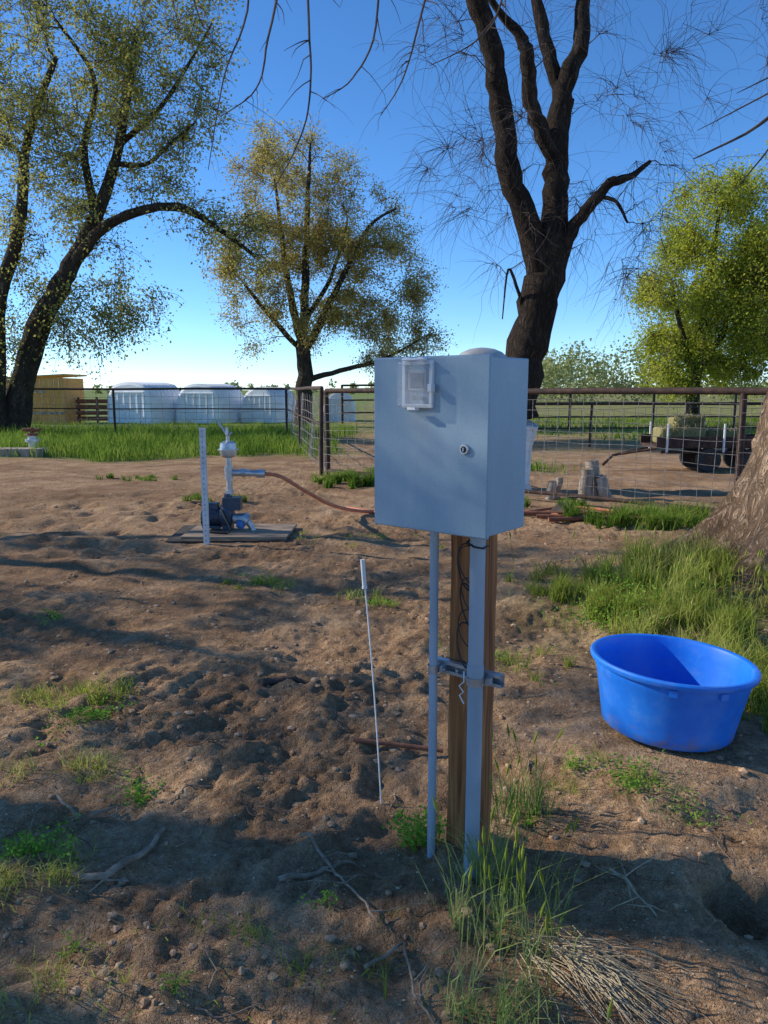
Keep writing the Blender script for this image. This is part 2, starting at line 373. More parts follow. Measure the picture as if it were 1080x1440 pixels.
patch('tall_grass',[(p1,.06,.24,.005,.6),(p2,.08,.22,.005,.5),(disc(140,.30,1.72,.13,.12,10),.08,.2,.005,.6)],M['grass_dull'])
mb=MB()
for i in range(46):
    x=.37+random.gauss(0,.08); y=2.0+random.gauss(0,.2)
    if i>34: x=.5+random.gauss(0,.06); y=2.7+random.gauss(0,.06)
    z=H(x,y); h=random.uniform(.16,.34); lx=random.gauss(0,.04); ly=random.gauss(0,.03)
    mb.tube([(x,y,z),(x+lx*.4,y+ly*.4,z+h*.6),(x+lx,y+ly,z+h)],[.0015,.0012,.001],4,M['grass_dull'],False)
    mb.tube([(x+lx,y+ly,z+h),(x+lx*1.1,y+ly,z+h+.02),(x+lx*1.3,y+ly,z+h+.055)],[.002,.0055,.001],5,M['grass_y'],False)
for i in range(80):
    x=2.1+random.gauss(0,.35); y=5.1+random.gauss(0,.45)
    z=H(x,y); h=random.uniform(.25,.45); lx=random.gauss(0,.05); ly=random.gauss(0,.03)
    mb.tube([(x,y,z),(x+lx*.4,y+ly*.4,z+h*.6),(x+lx,y+ly,z+h)],[.002,.002,.0015],4,M['grass_y'],False)
    mb.tube([(x+lx,y+ly,z+h),(x+lx*1.1,y+ly,z+h+.02),(x+lx*1.3,y+ly,z+h+.06)],[.003,.008,.001],5,M['grass_y'],False)
mb.obj('seeding_grass')
def weed(name,cx,cy,r,hh,n,size,mat):
    c=np.zeros((n,3)); k=max(3,n//14); st=rng.normal(0,r*.5,(k,2)); q=rng.integers(0,k,n)
    t=rng.uniform(.05,1,n)
    c[:,0]=cx+st[q,0]*(.4+t)+rng.normal(0,r*.16,n); c[:,1]=cy+st[q,1]*(.4+t)+rng.normal(0,r*.16,n)
    c[:,2]=height(c[:,0],c[:,1])+t*hh*(1-.3*rng.uniform(0,1,n))
    return c,rng.uniform(.6,1.2,n)*size
def leaves(c,s,asp=.55,flat=.0):
    n=len(c); a=rng.normal(0,1,(n,3)); a[:,2]*=(1-flat); a/=np.linalg.norm(a,axis=1)[:,None]
    b=rng.normal(0,1,(n,3)); b[:,2]*=(1-flat); b-=a*(a*b).sum(1)[:,None]; b/=np.linalg.norm(b,axis=1)[:,None]
    s=np.asarray(s)[:,None] if np.ndim(s) else s
    V=np.stack([c-a*s*.5,c-b*s*.5*asp+a*s*.05,c+a*s*.5,c+b*s*.5*asp+a*s*.05],1).reshape(-1,3)
    return V,np.arange(n*4).reshape(n,4)
cs=[];ss=[]
for (x,y,r,h,n,s) in [(.12,2.50,.08,.15,520,.020),(.17,2.45,.04,.1,150,.018),(1.0,2.86,.14,.08,420,.016),(1.2,2.72,.16,.06,260,.014),(.85,3.0,.08,.06,160,.016),
                      (-1.0,2.8,.10,.05,260,.016),(-1.45,3.45,.16,.07,420,.018),(-1.22,2.4,.12,.09,380,.018),(-.2,2.13,.05,.04,90,.012),(-.55,1.78,.05,.04,80,.012),(-.9,1.95,.05,.05,90,.012),
                      (-.05,5.5,.12,.07,180,.02),(-1.0,6.2,.2,.06,200,.022),(.75,4.4,.1,.06,140,.018),(1.5,2.35,.08,.05,90,.014),(.52,2.6,.05,.07,120,.014),(1.55,5.0,.3,.14,600,.025),(2.0,5.3,.5,.25,1200,.028),(2.0,4.0,.2,.2,500,.024),(-2.3,5.0,.15,.05,160,.02)]:
    c,q=weed('',x,y,r,h,n,s,None); cs.append(c); ss.append(q)
V,F=leaves(np.concatenate(cs),np.concatenate(ss),.6,.3); fast_mesh('broadleaf_weeds',V,F,M['weed'])

# ------------------------------------------------------------ ground litter
mb=MB()
ico=[(0,0,1),(.89,0,.45),(.28,.85,.45),(-.72,.53,.45),(-.72,-.53,.45),(.28,-.85,.45),(.72,.53,-.45),(-.28,.85,-.45),(-.89,0,-.45),(-.28,-.85,-.45),(.72,-.53,-.45),(0,0,-1)]
icf=[[0,1,2],[0,2,3],[0,3,4],[0,4,5],[0,5,1],[1,6,2],[2,7,3],[3,8,4],[4,9,5],[5,10,1],[6,7,2],[7,8,3],[8,9,4],[9,10,5],[10,6,1],[6,11,7],[7,11,8],[8,11,9],[9,11,10],[10,11,6]]
n=7000; yy=1.3+9*rng.uniform(0,1,n)**1.3; xx=rng.uniform(-.62,.62,n)*(yy+.6)
k=vnoise(xx*1.5,yy*1.5,55)>rng.uniform(-1,.7,n); xx=xx[k];yy=yy[k];n=len(xx); zz=height(xx,yy)
for i in range(n):
    s=(.002+.012*random.random()**4)*(1+.14*yy[i])
    sc=[s*random.uniform(.7,1.5),s*random.uniform(.7,1.5),s*random.uniform(.4,.8)]
    mb.add([(xx[i]+a*sc[0]*random.uniform(.75,1.25),yy[i]+b*sc[1]*random.uniform(.75,1.25),zz[i]+sc[2]*.1+c*sc[2]) for a,b,c in ico],icf,M['clod'])
mb.obj('dirt_clods',False)
n=3600; yy=1.3+9*rng.uniform(0,1,n)**1.5; xx=rng.uniform(-.62,.62,n)*(yy+.6)
V,F=leaves(np.stack([xx,yy,height(xx,yy)+.004],1),rng.uniform(.005,.014,n)*(1+.08*yy),.5,.85); fast_mesh('leaf_litter',V,F,M['straw'])
def gpath(pts,off=.01,sub=4):
    out=[]
    for i in range(len(pts)-1):
        for k in range(sub):
            t=k/sub; x=pts[i][0]*(1-t)+pts[i+1][0]*t; y=pts[i][1]*(1-t)+pts[i+1][1]*t
            out.append((x+random.gauss(0,.004),y+random.gauss(0,.004),H(x,y)+off))
    x,y=pts[-1][:2]; out.append((x,y,H(x,y)+off))
    a=out[0][2];b=out[-1][2];m=len(out)-1
    return [(p[0],p[1],max(p[2],.5*p[2]+.5*(a+(b-a)*i/m))) for i,p in enumerate(out)]
mb=MB()
for i in range(190):
    y=1.4+7*random.random()**1.4; x=random.uniform(-.58,.58)*(y+.5); a=random.uniform(0,6.28); L=random.uniform(.04,.22)
    p=gpath([(x,y),(x+math.cos(a)*L*.5,y+math.sin(a)*L*.5),(x+math.cos(a+.4)*L,y+math.sin(a+.4)*L)],.006,3)
    r=random.uniform(.001,.0035); mb.tube(p,[r*(1-.07*j) for j in range(len(p))],5,random.choice([M['stick'],M['stick'],M['stick_dark']]))
mb.obj('ground_twigs')
def stick(name,pts,r,mat,off=.015,br=0):
    mb=MB(); p=gpath(pts,off,4); n=len(p); mb.tube(p,[r*(1-.6*i/n)*random.uniform(.85,1.15) for i in range(n)],8,mat)
    for b in range(br):
        i=random.randrange(2,n-1); q=Vector(p[i]); a=random.uniform(0,6.28); L=random.uniform(.06,.18)
        e=(q.x+math.cos(a)*L,q.y+math.sin(a)*L); pp=gpath([(q.x,q.y),e],off,3); mb.tube(pp,[r*.4,r*.35,r*.25,r*.15],5,mat)
    return mb.obj(name)
stick('dead_branch',[(-1.02,2.25),(-.93,2.28),(-.84,2.40),(-.82,2.56)],.014,M['stick'],.015,2)
stick('dead_branch',[(-.68,3.93),(-.55,3.98),(-.40,3.98)],.022,M['stick_dark'],.012)
stick('dead_branch',[(-.30,2.52),(-.18,2.33),(-.10,2.2),(-.02,2.05)],.006,M['stick'],.02,6)
stick('dead_branch',[(-.35,2.28),(-.2,2.33),(-.1,2.38)],.010,M['stick'],.012,1)
stick('dead_branch',[(-1.3,2.75),(-1.15,2.62),(-1.05,2.7),(-1.0,2.6)],.006,M['stick'],.02,3)
stick('dead_branch',[(-.05,1.9),(.06,2.0),(.08,1.8),(.14,1.7)],.006,M['stick'],.02,5)
stick('exposed_root',[(.78,2.35),(.82,2.22),(.86,2.12)],.005,M['straw'],.02,8)
mb=MB(); mb.tube([(-.14,3.21,H(-.14,3.21)+.025),(.27,3.18,H(.27,3.18)+.025)],.011,10,M['rust_red']); mb.obj('rusty_rod')
mb=MB()
for i in range(110):
    x=.50+random.gauss(0,.05); y=1.93+random.gauss(0,.03); a=random.gauss(-.75,.35); L=random.uniform(.1,.36)
    x2=x+math.cos(a)*L; y2=y+math.sin(a)*L*.9; z1=H(x,y); z2=H(x2,y2)
    mb.tube([(x,y,z1+.02),((x+x2)/2,(y+y2)/2,(z1+z2)/2+random.uniform(.015,.06)),(x2,y2,z2+random.uniform(.003,.03))],[.0014,.0014,.0008],4,M['straw'],False)
mb.obj('dry_straw_bundle')

# ------------------------------------------------------------ electrical enclosure, post and conduits
ANG=-39.0
enc=empty('electrical_enclosure',(-.026,2.30,1.19),(0,0,math.radians(ANG)))
mb=MB(); mb.box((.1985,.1215,.25),(.397,.207,.50),M['paint']); mb.obj('cabinet_body',True,enc,.004)
mb=MB(); mb.box((.1985,.007,.25),(.409,.016,.510),M['paint']); mb.obj('cabinet_door',True,enc,.005)
mb=MB(); mb.box((.1985,.0165,.25),(.385,.006,.488),M['black']); mb.obj('door_gasket',True,enc)
for zz_ in (.06,.44):
    mb=MB(); mb.box((-.004,.020,zz_),(.010,.03,.05),M['galv']); mb.obj('hinge',True,enc,.002)
mb=MB(); R=RX(90)
mb.lathe((.327,-.001,.245),[(0,.008),(.009,.008),(.0095,.0085),(.0135,.0085),(.015,.006),(.015,0)],24,M['galv'],R)
mb.lathe((.327,-.0015,.245),[(0,.0095),(.0088,.0095),(.0088,.007)],24,M['black'],R)
mb.box((.327,-.0115,.245),(.003,.002,.011),M['galv']); mb.obj('key_lock',True,enc)
mb=MB(); cx,cz,w,h=.165,.425,.108,.135
for (x,z,a,b) in [(cx,cz+h/2-.006,w,.012),(cx,cz-h/2+.006,w,.012),(cx-w/2+.006,cz,.012,h-.024),(cx+w/2-.006,cz,.012,h-.024)]:
    mb.box((x,-.006,z),(a,.012,b),M['white'])
mb.obj('window_frame',True,enc,.002)
mb=MB(); mb.box((cx,-.003,cz),(w-.026,.004,h-.026),M['paint']); mb.box((cx,-.008,cz+.012),(w-.046,.008,h*.45),M['cap']); mb.box((cx,-.0125,cz+.012),(w-.058,.002,h*.32),M['slot'])
mb.box((cx-.015,-.010,cz-.038),(.012,.006,.012),M['slot']); mb.box((cx+.015,-.010,cz-.038),(.012,.006,.012),M['slot'])
mb.obj('meter_display',True,enc,.001)
mb=MB(); mb.box((cx,-.027,cz),(w-.006,.029,h-.006),M['clear']); mb.obj('clear_cover',True,enc,.007)
mb=MB(); mb.box((cx-.025,-.020,cz+h/2+.004),(.018,.022,.012),M['white']); mb.box((cx+.025,-.020,cz+h/2+.004),(.018,.022,.012),M['white'])
mb.tube([(cx-.04,-.030,cz+h/2+.003),(cx+.04,-.030,cz+h/2+.003)],.004,8,M['white'])
mb.box((cx+w/2+.004,-.022,cz-.01),(.014,.018,.022),M['white']); mb.box((cx,-.030,cz-h/2-.002),(.03,.02,.008),M['white']); mb.obj('cover_hinge',True,enc,.002)

def local_parent(name): return empty(name,(-.026,2.30,1.19),(0,0,math.radians(ANG)))
wp=local_parent('wooden_post')
mb=MB()
n=24; vs=[];fs=[]; s=.0575
for i in range(n+1):
    z=-1.45+i*(1.45+.50)/n; dx=.002*math.sin(i*1.3); dy=.0015*math.cos(i*.9)
    for a,b in ((-1,-1),(1,-1),(1,1),(-1,1)): vs.append((.162+a*s+dx,.322+b*s+dy,z))
for i in range(n):
    for j in range(4): fs.append([i*4+j,i*4+(j+1)%4,(i+1)*4+(j+1)%4,(i+1)*4+j])
fs.append([3,2,1,0]); fs.append([n*4+j for j in range(4)])
mb.add(vs,fs,M['wood_post']); mb.obj('timber',True,wp,.006)
mb=MB(); prof=[(.088,.0),(.090,.004),(.088,.012),(.080,.026),(.064,.040),(.040,.050),(.015,.054),(.0005,.055)]
mb.lathe((.178,.318,.488),prof,32,M['cap']); mb.lathe((.178,.318,.488),[(.0005,.0005),(.086,.0005)],32,M['stump']); mb.obj('post_cap',True,wp)
for (x,y,r,nm) in ((.088,.195,.0145,0),(.257,.190,.0245,1)):
    cp=local_parent('conduit_pipe'); mb=MB()
    mb.tube([(x,y,-1.5),(x+.002,y,-.8),(x,y,-.02)],r,20,M['conduit']); mb.obj('pipe',True,cp)
    mb=MB(); mb.tube([(x,y,-.035),(x,y,-.0005)],r*1.28,20,M['conduit']); mb.tube([(x,y,-.012),(x,y,-.0004)],r*1.55,6,M['galv']); mb.obj('connector',True,cp,.001)
    if nm: 
        mb=MB(); mb.tube([(x,y,-.50),(x,y,-.46)],r*1.12,20,M['conduit']); mb.obj('coupling',True,cp,.001)
sc=local_parent('strut_channel'); mb=MB()
zs=-.515
mb.box((.187,.252,zs),(.285,.002,.041),M['galv']); mb.box((.187,.240,zs+.0205),(.285,.022,.002),M['galv']); mb.box((.187,.240,zs-.0205),(.285,.022,.002),M['galv'])
mb.box((.187,.2295,zs+.015),(.285,.002,.010),M['galv']); mb.box((.187,.2295,zs-.015),(.285,.002,.010),M['galv'])
mb.obj('channel',False,sc)
mb=MB()
for x,y,r in ((.088,.195,.0145),(.257,.190,.0245)):
    R_=r+.003; arc=[(x+R_*math.cos(a),y+R_*math.sin(a)) for a in np.linspace(math.pi,2*math.pi,13)]
    arc=[(x-R_,.228)]+arc+[(x+R_,.228)]
    vs=[];fs=[]
    for q,(ax,ay) in enumerate(arc): vs+=[(ax,ay,zs-.013),(ax,ay,zs+.013)]
    for q in range(len(arc)-1): fs.append([q*2,q*2+2,q*2+3,q*2+1])
    mb.add(vs,fs,M['galv'])
    mb.box((x+R_+.010,.214,zs),(.012,.026,.022),M['galv']); mb.tube([(x-R_-.004,.208,zs),(x+R_+.022,.208,zs)],.0035,8,M['galv'])
mb.tube([(.165,.252,zs),(.165,.222,zs)],.006,6,M['galv'])
mb.obj('pipe_clamps',True,sc)
cb=local_parent('black_cable'); mb=MB()
pts=[]
for i in range(140):
    t=i/139; z=-.04-.46*t
    ph=t*3.5*2*math.pi
    pts.append((.195+.024*math.sin(ph)*(1-.2*t),.215+.012*math.cos(ph*.5),z-.035*math.sin(ph*1.0+1.0)))
mb.tube(pts,.0026,6,M['black'])
mb.tube([(.235,.2,-.05),(.228,.17,-.06),(.262,.160,-.07),(.285,.18,-.075),(.285,.205,-.07)],.003,6,M['black'])
mb.tube([(p[0]+.012+.006*math.sin(i*.3),p[1]-.006,p[2]*.8-.02) for i,p in enumerate(pts[::2])],.002,6,M['black'])
mb.obj('cable',True,cb)
mb=MB(); q=[(.205,.205,-.50),(.215,.19,-.53),(.20,.185,-.545),(.22,.18,-.56),(.205,.18,-.575),(.222,.18,-.60)]
mb.tube(q,.0024,6,M['white']); mb.obj('wire_tail',True,cb)

# ------------------------------------------------------------ marker stake
st=MB(); b=Vector((-.01,2.76,H(-.01,2.76)-.02)); t=Vector((-.083,2.83,.94)); l=(t-b)
pts=[b+l*k+Vector((.006*math.sin(k*3.1),0,0)) for k in np.linspace(0,1,12)]
st.tube(pts,.0030,8,M['white']); st.tube([b+l*.90,t+l*.01],.0085,12,M['white']); st.tube([b+l*.895,b+l*.905],.010,12,M['white']); st.obj('marker_stake')

# ------------------------------------------------------------ blue tub
tub=MB()
prof=[(.0005,.0),(.20,.0),(.286,.003),(.298,.015),(.304,.05),(.318,.13),(.332,.20),(.345,.262),(.350,.275),(.352,.302),(.360,.306),(.372,.309),(.377,.318),(.377,.330),(.371,.337),(.360,.338),(.350,.333),(.345,.318),(.338,.26),(.322,.16),(.306,.07),(.298,.032),(.286,.020),(.25,.016),(.0005,.015)]
tub.lathe((0,0,0),prof,96,M['tub'])
for a in (-110,-75,-10,60,150):
    a=math.radians(a); c=Vector((.355*math.cos(a),.355*math.sin(a),.287)); tub.box(c,(.02,.035,.03),M['tub'],Matrix.Rotation(a,4,'Z'))
to=tub.obj('blue_stock_tub'); to.location=(1.35,3.37,.012); to.rotation_euler=(math.radians(-1),math.radians(3.0),0)

# ------------------------------------------------------------ pump
pm=empty('water_pump',(-1.72,8.25,.0))
mb=MB(); mb.box((.02,-.02,.012),(1.28,.95,.02),M['mat'],None,.05); mb.box((.12,-.02,.036),(1.14,.80,.028),M['board'],None,-.03); mb.obj('base_board',True,pm,.004)
mb=MB()
mb.tube([(-.32,0,.20),(-.30,0,.20),(-.29,0,.20),(-.10,0,.20)],[.07,.09,.098,.098],20,M['pump'])
for i in range(7): mb.tube([(-.27+i*.024,0,.20),(-.262+i*.024,0,.20)],.108,20,M['pump'])
mb.box((-.19,.0,.32),(.12,.11,.07),M['pump']); mb.box((-.19,0,.09),(.18,.16,.03),M['pump'])
mb.obj('motor',True,pm,.006)
mb=MB(); mb.tube([(-.10,0,.22),(-.07,0,.22),(-.02,0,.22),(.02,0,.22),(.04,0,.22)],[.11,.135,.14,.12,.06],24,M['pump'])
mb.box((-.03,0,.08),(.10,.18,.07),M['pump']); mb.box((.03,-.02,.35),(.20,.15,.14),M['pump']); mb.tube([(-.02,0,.30),(-.02,0,.46)],[.05,.045],16,M['pump']); mb.obj('volute',True,pm,.006)
mb=MB(); mb.tube([(.04,-.03,.18),(.13,-.03,.18),(.15,-.03,.18),(.20,-.03,.15)],[.06,.06,.075,.07],20,M['galv']); mb.tube([(.20,-.03,.15),(.24,-.03,.08),(.26,-.03,.02)],.035,12,M['galv'])
mb.tube([(.10,-.09,.13),(.16,-.11,.12)],.045,14,M['bluecap']); mb.obj('suction_fitting',True,pm)
mb=MB(); mb.tube([(0,0,.44),(0,0,.86)],.034,16,M['galv']); mb.tube([(0,0,.46),(0,0,.50)],.050,8,M['galv'])
mb.tube([(0,0,.62),(0,0,.76)],.050,16,M['galv']); mb.tube([(0,0,.69),(.16,0,.69),(.36,0,.68)],[.040,.038,.036],16,M['galv']); mb.tube([(.14,0,.69),(.18,0,.69)],.050,8,M['galv'])
mb.tube([(.30,0,.682),(.40,0,.68)],.046,12,M['galv'])
mb.tube([(0,0,.86),(0,0,.88),(0,0,.93),(0,0,.96),(0,0,1.02),(0,0,1.04)],[.05,.085,.095,.095,.085,.05],20,M['galv'])
mb.tube([(0,0,.945),(0,0,.955)],.115,20,M['galv']); mb.tube([(0,0,1.04),(0,0,1.10)],.022,10,M['galv'])
mb.tube([(0,0,1.09),(-.05,0,1.17),(-.10,0,1.25)],.012,8,M['galv']); mb.tube([(0,0,1.09),(.05,-.02,1.14)],.012,8,M['galv']); mb.tube([(-.01,0,1.11),(-.01,0,1.19)],.018,8,M['galv'])
mb.obj('discharge_pipe',True,pm)
mb=MB(); mb.tube([(-.08,-.08,.30),(-.02,-.20,.22),(.06,-.26,.10),(.02,-.28,.065),(-.12,-.25,.065),(-.25,-.20,.08),(-.3,-.1,.15)],.014,8,M['black']); mb.obj('power_cable',True,pm)
mb=MB(); x0=-1.85; y0=7.62
mb.box((x0,y0,.59),(.058,.004,1.26),M['postgrey']); mb.box((x0-.027,y0+.02,.59),(.004,.035,1.26),M['postgrey']); mb.box((x0+.027,y0+.02,.59),(.004,.035,1.26),M['postgrey'])
for i in range(22): mb.box((x0,y0-.003,.05+i*.054),(.008,.004,.018),M['slot'])
mb.obj('perforated_steel_post',False)
def hose(name,pts,r,mat):
    P=[Vector(p) for p in pts]; out=[]
    for i in range(len(P)-1):
        a=P[max(i-1,0)];b=P[i];c=P[i+1];d=P[min(i+2,len(P)-1)]
        for k in range(8):
            t=k/8; out.append(.5*((2*b)+(c-a)*t+(2*a-5*b+4*c-d)*t*t+(-a+3*b-3*c+d)*t**3))
    out.append(P[-1]); m=MB(); m.tube(out,r,10,mat); return m.obj(name)
hose('red_hose',[(-1.34,8.25,.68),(-1.15,8.3,.64),(-.9,8.5,.45),(-.6,9.0,.20),(-.2,9.5,.05),(.5,9.8,.04),(1.4,9.7,.04),(2.2,9.3,.04)],.022,M['hose'])
hose('red_hose',[(-.5,9.9,.04),(.3,9.2,.04),(1.2,9.1,.04),(2.4,9.9,.04),(3.0,9.6,.04)],.020,M['hose'])

# ------------------------------------------------------------ fences
def fence(name,pts,hh,spacing,rails,wire=(.20,.15),rp=.042,mesh_h=None,wr=.0035):
    mb=MB()
    for i in range(len(pts)-1):
        a=Vector((pts[i][0],pts[i][1],0)); b=Vector((pts[i+1][0],pts[i+1][1],0)); L=(b-a).length; d=(b-a)/L
        n=max(1,round(L/spacing))
        for k in range(n+1):
            if k==0 and i>0: continue
            p=a+d*(L*k/n); z=H(p.x,p.y); lx=random.gauss(0,.012)
            mb.tube([(p.x+lx,p.y,z-.2),(p.x+lx,p.y,z+.4),(p.x,p.y,hh+.01)],rp,10,M['rust'])
            mb.lathe((p.x,p.y,hh+.01),[(rp*1.03,0),(rp*.7,.02),(.001,.028)],10,M['rust'])
        for rz,rr in rails:
            q=[a+d*(L*t)+Vector((0,0,rz+.012*math.sin(t*9))) for t in np.linspace(0,1,n*2+1)]
            mb.tube(q,rr,10,M['rust'])
        if wire:
            mh=mesh_h or hh-.12; nrm=Vector((-d.y,d.x,0))*.045
            bow=lambda t,z:Vector((0,0,.025*math.sin(t*1.3+z)+.012*math.sin(t*3.7+z*5)))-nrm*(1+.8*math.sin(t*1.9+z*2))
            z=.10
            while z<mh:
                q=[a+d*(L*t)+Vector((0,0,z))+bow(L*t,z) for t in np.linspace(0,1,max(2,int(L*3)))]
                mb.tube(q,wr,4,M['wire'],False); z+=wire[1]
            t=0
            while t<L:
                q=[a+d*(t+random.gauss(0,.008))+Vector((0,0,z))+bow(t,z) for z in (.06,mh*.5,mh)]
                mb.tube(q,wr,4,M['wire'],False); t+=wire[0]
    return mb.obj(name)
fence('pipe_fence',[(-1.06,13.9),(4.27,8.97),(9.4,4.3)],1.57,3.4,[(1.58,.046),(.12,.03)],(.20,.15),wr=.0034)
fence('pipe_fence',[(-1.16,14.05),(-3.3,25.5),(-15.5,27),(-30,28)],1.62,5.6,[(1.63,.04),(.95,.022)],(.4,.25),wr=.006)
fence('pipe_fence',[(3.0,20.5),(30,22)],1.22,2.6,[(1.22,.035),(.55,.022)],(.3,.2),.035,wr=.005)
fence('pipe_fence',[(4,30),(32,33)],1.5,3.5,[(1.5,.04),(1.0,.03),(.5,.03)],None,.05)
fence('pipe_fence',[(-2,36),(4,38)],1.8,2.5,[(1.8,.05),(1.1,.04),(.5,.04)],None,.06)

# ------------------------------------------------------------ trees
def catmull(L,sub=5,wob=.02):
    out=[]
    P=[np.array(p[:3],float) for p in L]; R=[p[3] for p in L]
    for i in range(len(P)-1):
        a=P[max(i-1,0)];b=P[i];c=P[i+1];d=P[min(i+2,len(P)-1)]
        for k in range(sub):
            t=k/sub; q=.5*((2*b)+(c-a)*t+(2*a-5*b+4*c-d)*t*t+(-a+3*b-3*c+d)*t**3)
            r=R[i]*(1-t)+R[i+1]*t; out.append((q+rng.normal(0,wob*min(1,r*3),3),r))
    out.append((P[-1],R[-1])); return out
def build_tree(name,limbs,crowns,n1,n2,leaf=None,twL=(.5,1.2),droop=.4,tw_r=.012,leafn=10,leaf_s=.12,spread=.16,bark='bark',sides=10,white=None,r1=(.02,.02),up=.25,seed=1,tsides=4,minz=3,k2=5,twig='twig'):
    global rng
    rng=np.random.default_rng(seed); random.seed(seed)
    par=empty(name,(limbs[0][0][0],limbs[0][0][1],0)); off=np.array([limbs[0][0][0],limbs[0][0][1],0.])
    mb=MB(); P=[];R=[]
    for L in limbs:
        c=catmull(L,5,.03)
        pts=[q-off for q,r in c]; rad=[r*(1+.05*rng.normal()) for q,r in c]
        if L is limbs[0]: rad[0]*=1.35; rad[1]*=1.15
        if white and L is limbs[0]:
            k=max(i for i,q in enumerate(pts) if q[2]<white)
            mb.tube(pts[:k+1],rad[:k+1],24,M['white_wash']); mb.tube(pts[k:],rad[k:],24,M[bark])
        else: mb.tube(pts,rad,24 if L[0][3]>.15 else sides,M[bark])
        for (q,r) in c:
            if q[2]>minz*.6: P.append(q);R.append(r)
    nl=len(P); P=np.array(P);R=np.array(R)
    vol=np.array([c[3]*c[4]*c[5] for c in crowns])**.75; vol=vol/vol.sum()
    T=[]
    for i in range(n1):
        c=crowns[rng.choice(len(crowns),p=vol)]
        v=rng.normal(0,1,3); v/=np.linalg.norm(v); v*=rng.uniform(.25,1)**.45*rng.uniform(.85,1.12)
        T.append(np.array(c[:3])+v*np.array(c[3:6]))
    T.sort(key=lambda t:np.min(np.linalg.norm(P[:nl]-t,axis=1)))
    tips=[]
    for t in T:
        d=P-t; dist=np.linalg.norm(d,axis=1); cost=dist+.8*np.maximum(0,d[:,2]+.2)
        j=int(np.argmin(cost)); a=P[j]; D=dist[j]
        if D<.15: continue
        ctrl=(a+t)/2+np.array([0,0,up*D])+rng.normal(0,.10*D,3)
        k=6; q=[]; r0=min(R[j]*.7,r1[0]+r1[1]*D)
        for s in np.linspace(0,1,k):
            q.append((1-s)**2*a+2*s*(1-s)*ctrl+s*s*t+(rng.normal(0,.03*D,3) if 0<s<1 else 0))
        rr=[r0*(1-.7*s) for s in np.linspace(0,1,k)]
        mb.tube([x-off for x in q],rr,5,M[twig],False)
        P=np.concatenate([P,np.array(q[1:])]); R=np.concatenate([R,np.array(rr[1:])]); tips+= q[2:]
    tips=np.array(tips); C=[]
    cen=np.array([np.mean([c[0] for c in crowns]),np.mean([c[1] for c in crowns]),np.mean([c[2] for c in crowns])])
    tk=rng.gamma(1.2,1,len(tips)); tk/=tk.sum()
    for i in range(n2):
        a=tips[rng.choice(len(tips),p=tk)]; L=rng.uniform(*twL)
        o=(a-cen); o/=max(.1,np.linalg.norm(o)); v=rng.normal(0,1,3)+o*.7+np.array([0,0,.25]); v/=np.linalg.norm(v)
        q=[a]; k=k2
        for s in range(1,k):
            v=v+np.array([0,0,-droop*.5])*4/(k-1)+rng.normal(0,.2,3); v/=np.linalg.norm(v); q.append(q[-1]+v*L/(k-1))
        mb.tube([x-off for x in q],[tw_r*(1-.75*s/(k-1)) for s in range(k)],tsides,M[twig],False)
        if leaf:
            m=int(rng.poisson(leafn*rng.uniform(.3,1.7))); 
            if m:
                ss=rng.uniform(.3,k-1.001,m); ii=ss.astype(int); fr=(ss-ii)[:,None]; qa=np.array(q)
                C.append(qa[ii]*(1-fr)+qa[ii+1]*fr+rng.normal(0,spread,(m,3)))
    mb.obj('trunk_and_branches',True,par)
    if leaf:
        C=np.concatenate(C)-off; V,F=leaves(C,rng.uniform(.5,1.3,len(C))*leaf_s,.6); fast_mesh('foliage',V,F,M[leaf],False,par)
    return par

S=1.07
def bt(l,q=.74): return [(x*S,12.2+dy,1.6+(z-1.6)*S,r*q) for x,dy,z,r in l]
limbs=[bt([(1.87,0,-.15,.50),(1.97,0,1.11,.44),(2.15,0,2.29,.42),(2.34,0,3.13,.40),(2.42,0,3.6,.38)]),
 bt([(2.34,0,3.2,.30),(2.10,-.1,3.9,.26),(1.80,-.2,4.57,.23),(1.65,-.2,5.35,.22),(1.50,-.3,6.13,.21),(1.24,-.4,6.8,.20),(.98,-.5,7.6,.17),(.5,-.6,9,.08)]),
 bt([(2.42,0,3.3,.34),(2.47,.05,3.9,.30),(2.49,.1,4.57,.26),(2.50,.15,5.28,.24),(2.60,.2,5.95,.19),(2.83,.3,6.5,.17),(2.86,.4,7.2,.15),(3.1,.5,8.6,.08)]),
 bt([(2.49,.1,4.8,.18),(2.28,0,5.2,.17),(2.08,-.05,5.6,.15),(1.99,-.1,6.2,.15),(1.86,-.1,6.5,.10),(1.48,-.2,6.85,.06),(1.2,-.3,7.6,.04)]),
 bt([(2.50,.15,5.2,.15),(2.62,.3,5.7,.15),(2.42,.4,6.3,.15),(2.25,.5,7.0,.13),(2.0,.6,8.2,.07)]),
 bt([(2.50,0,3.3,.22),(2.70,-.1,3.85,.14),(2.93,-.2,4.18,.12),(3.18,-.3,4.47,.10),(3.45,-.3,4.55,.07),(3.72,-.35,4.75,.035)]),
 bt([(3.05,-.25,4.3,.05),(3.25,-.4,4.2,.04),(3.4,-.5,3.9,.02)]),
 bt([(2.60,.1,3.5,.12),(2.62,.3,4.2,.11),(2.66,.4,5.2,.09),(2.75,.4,5.8,.06)]),
 bt([(2.1,0,2.6,.05),(1.95,-.2,3.0,.04),(1.78,-.3,3.3,.025),(1.7,-.4,2.6,.012)])]
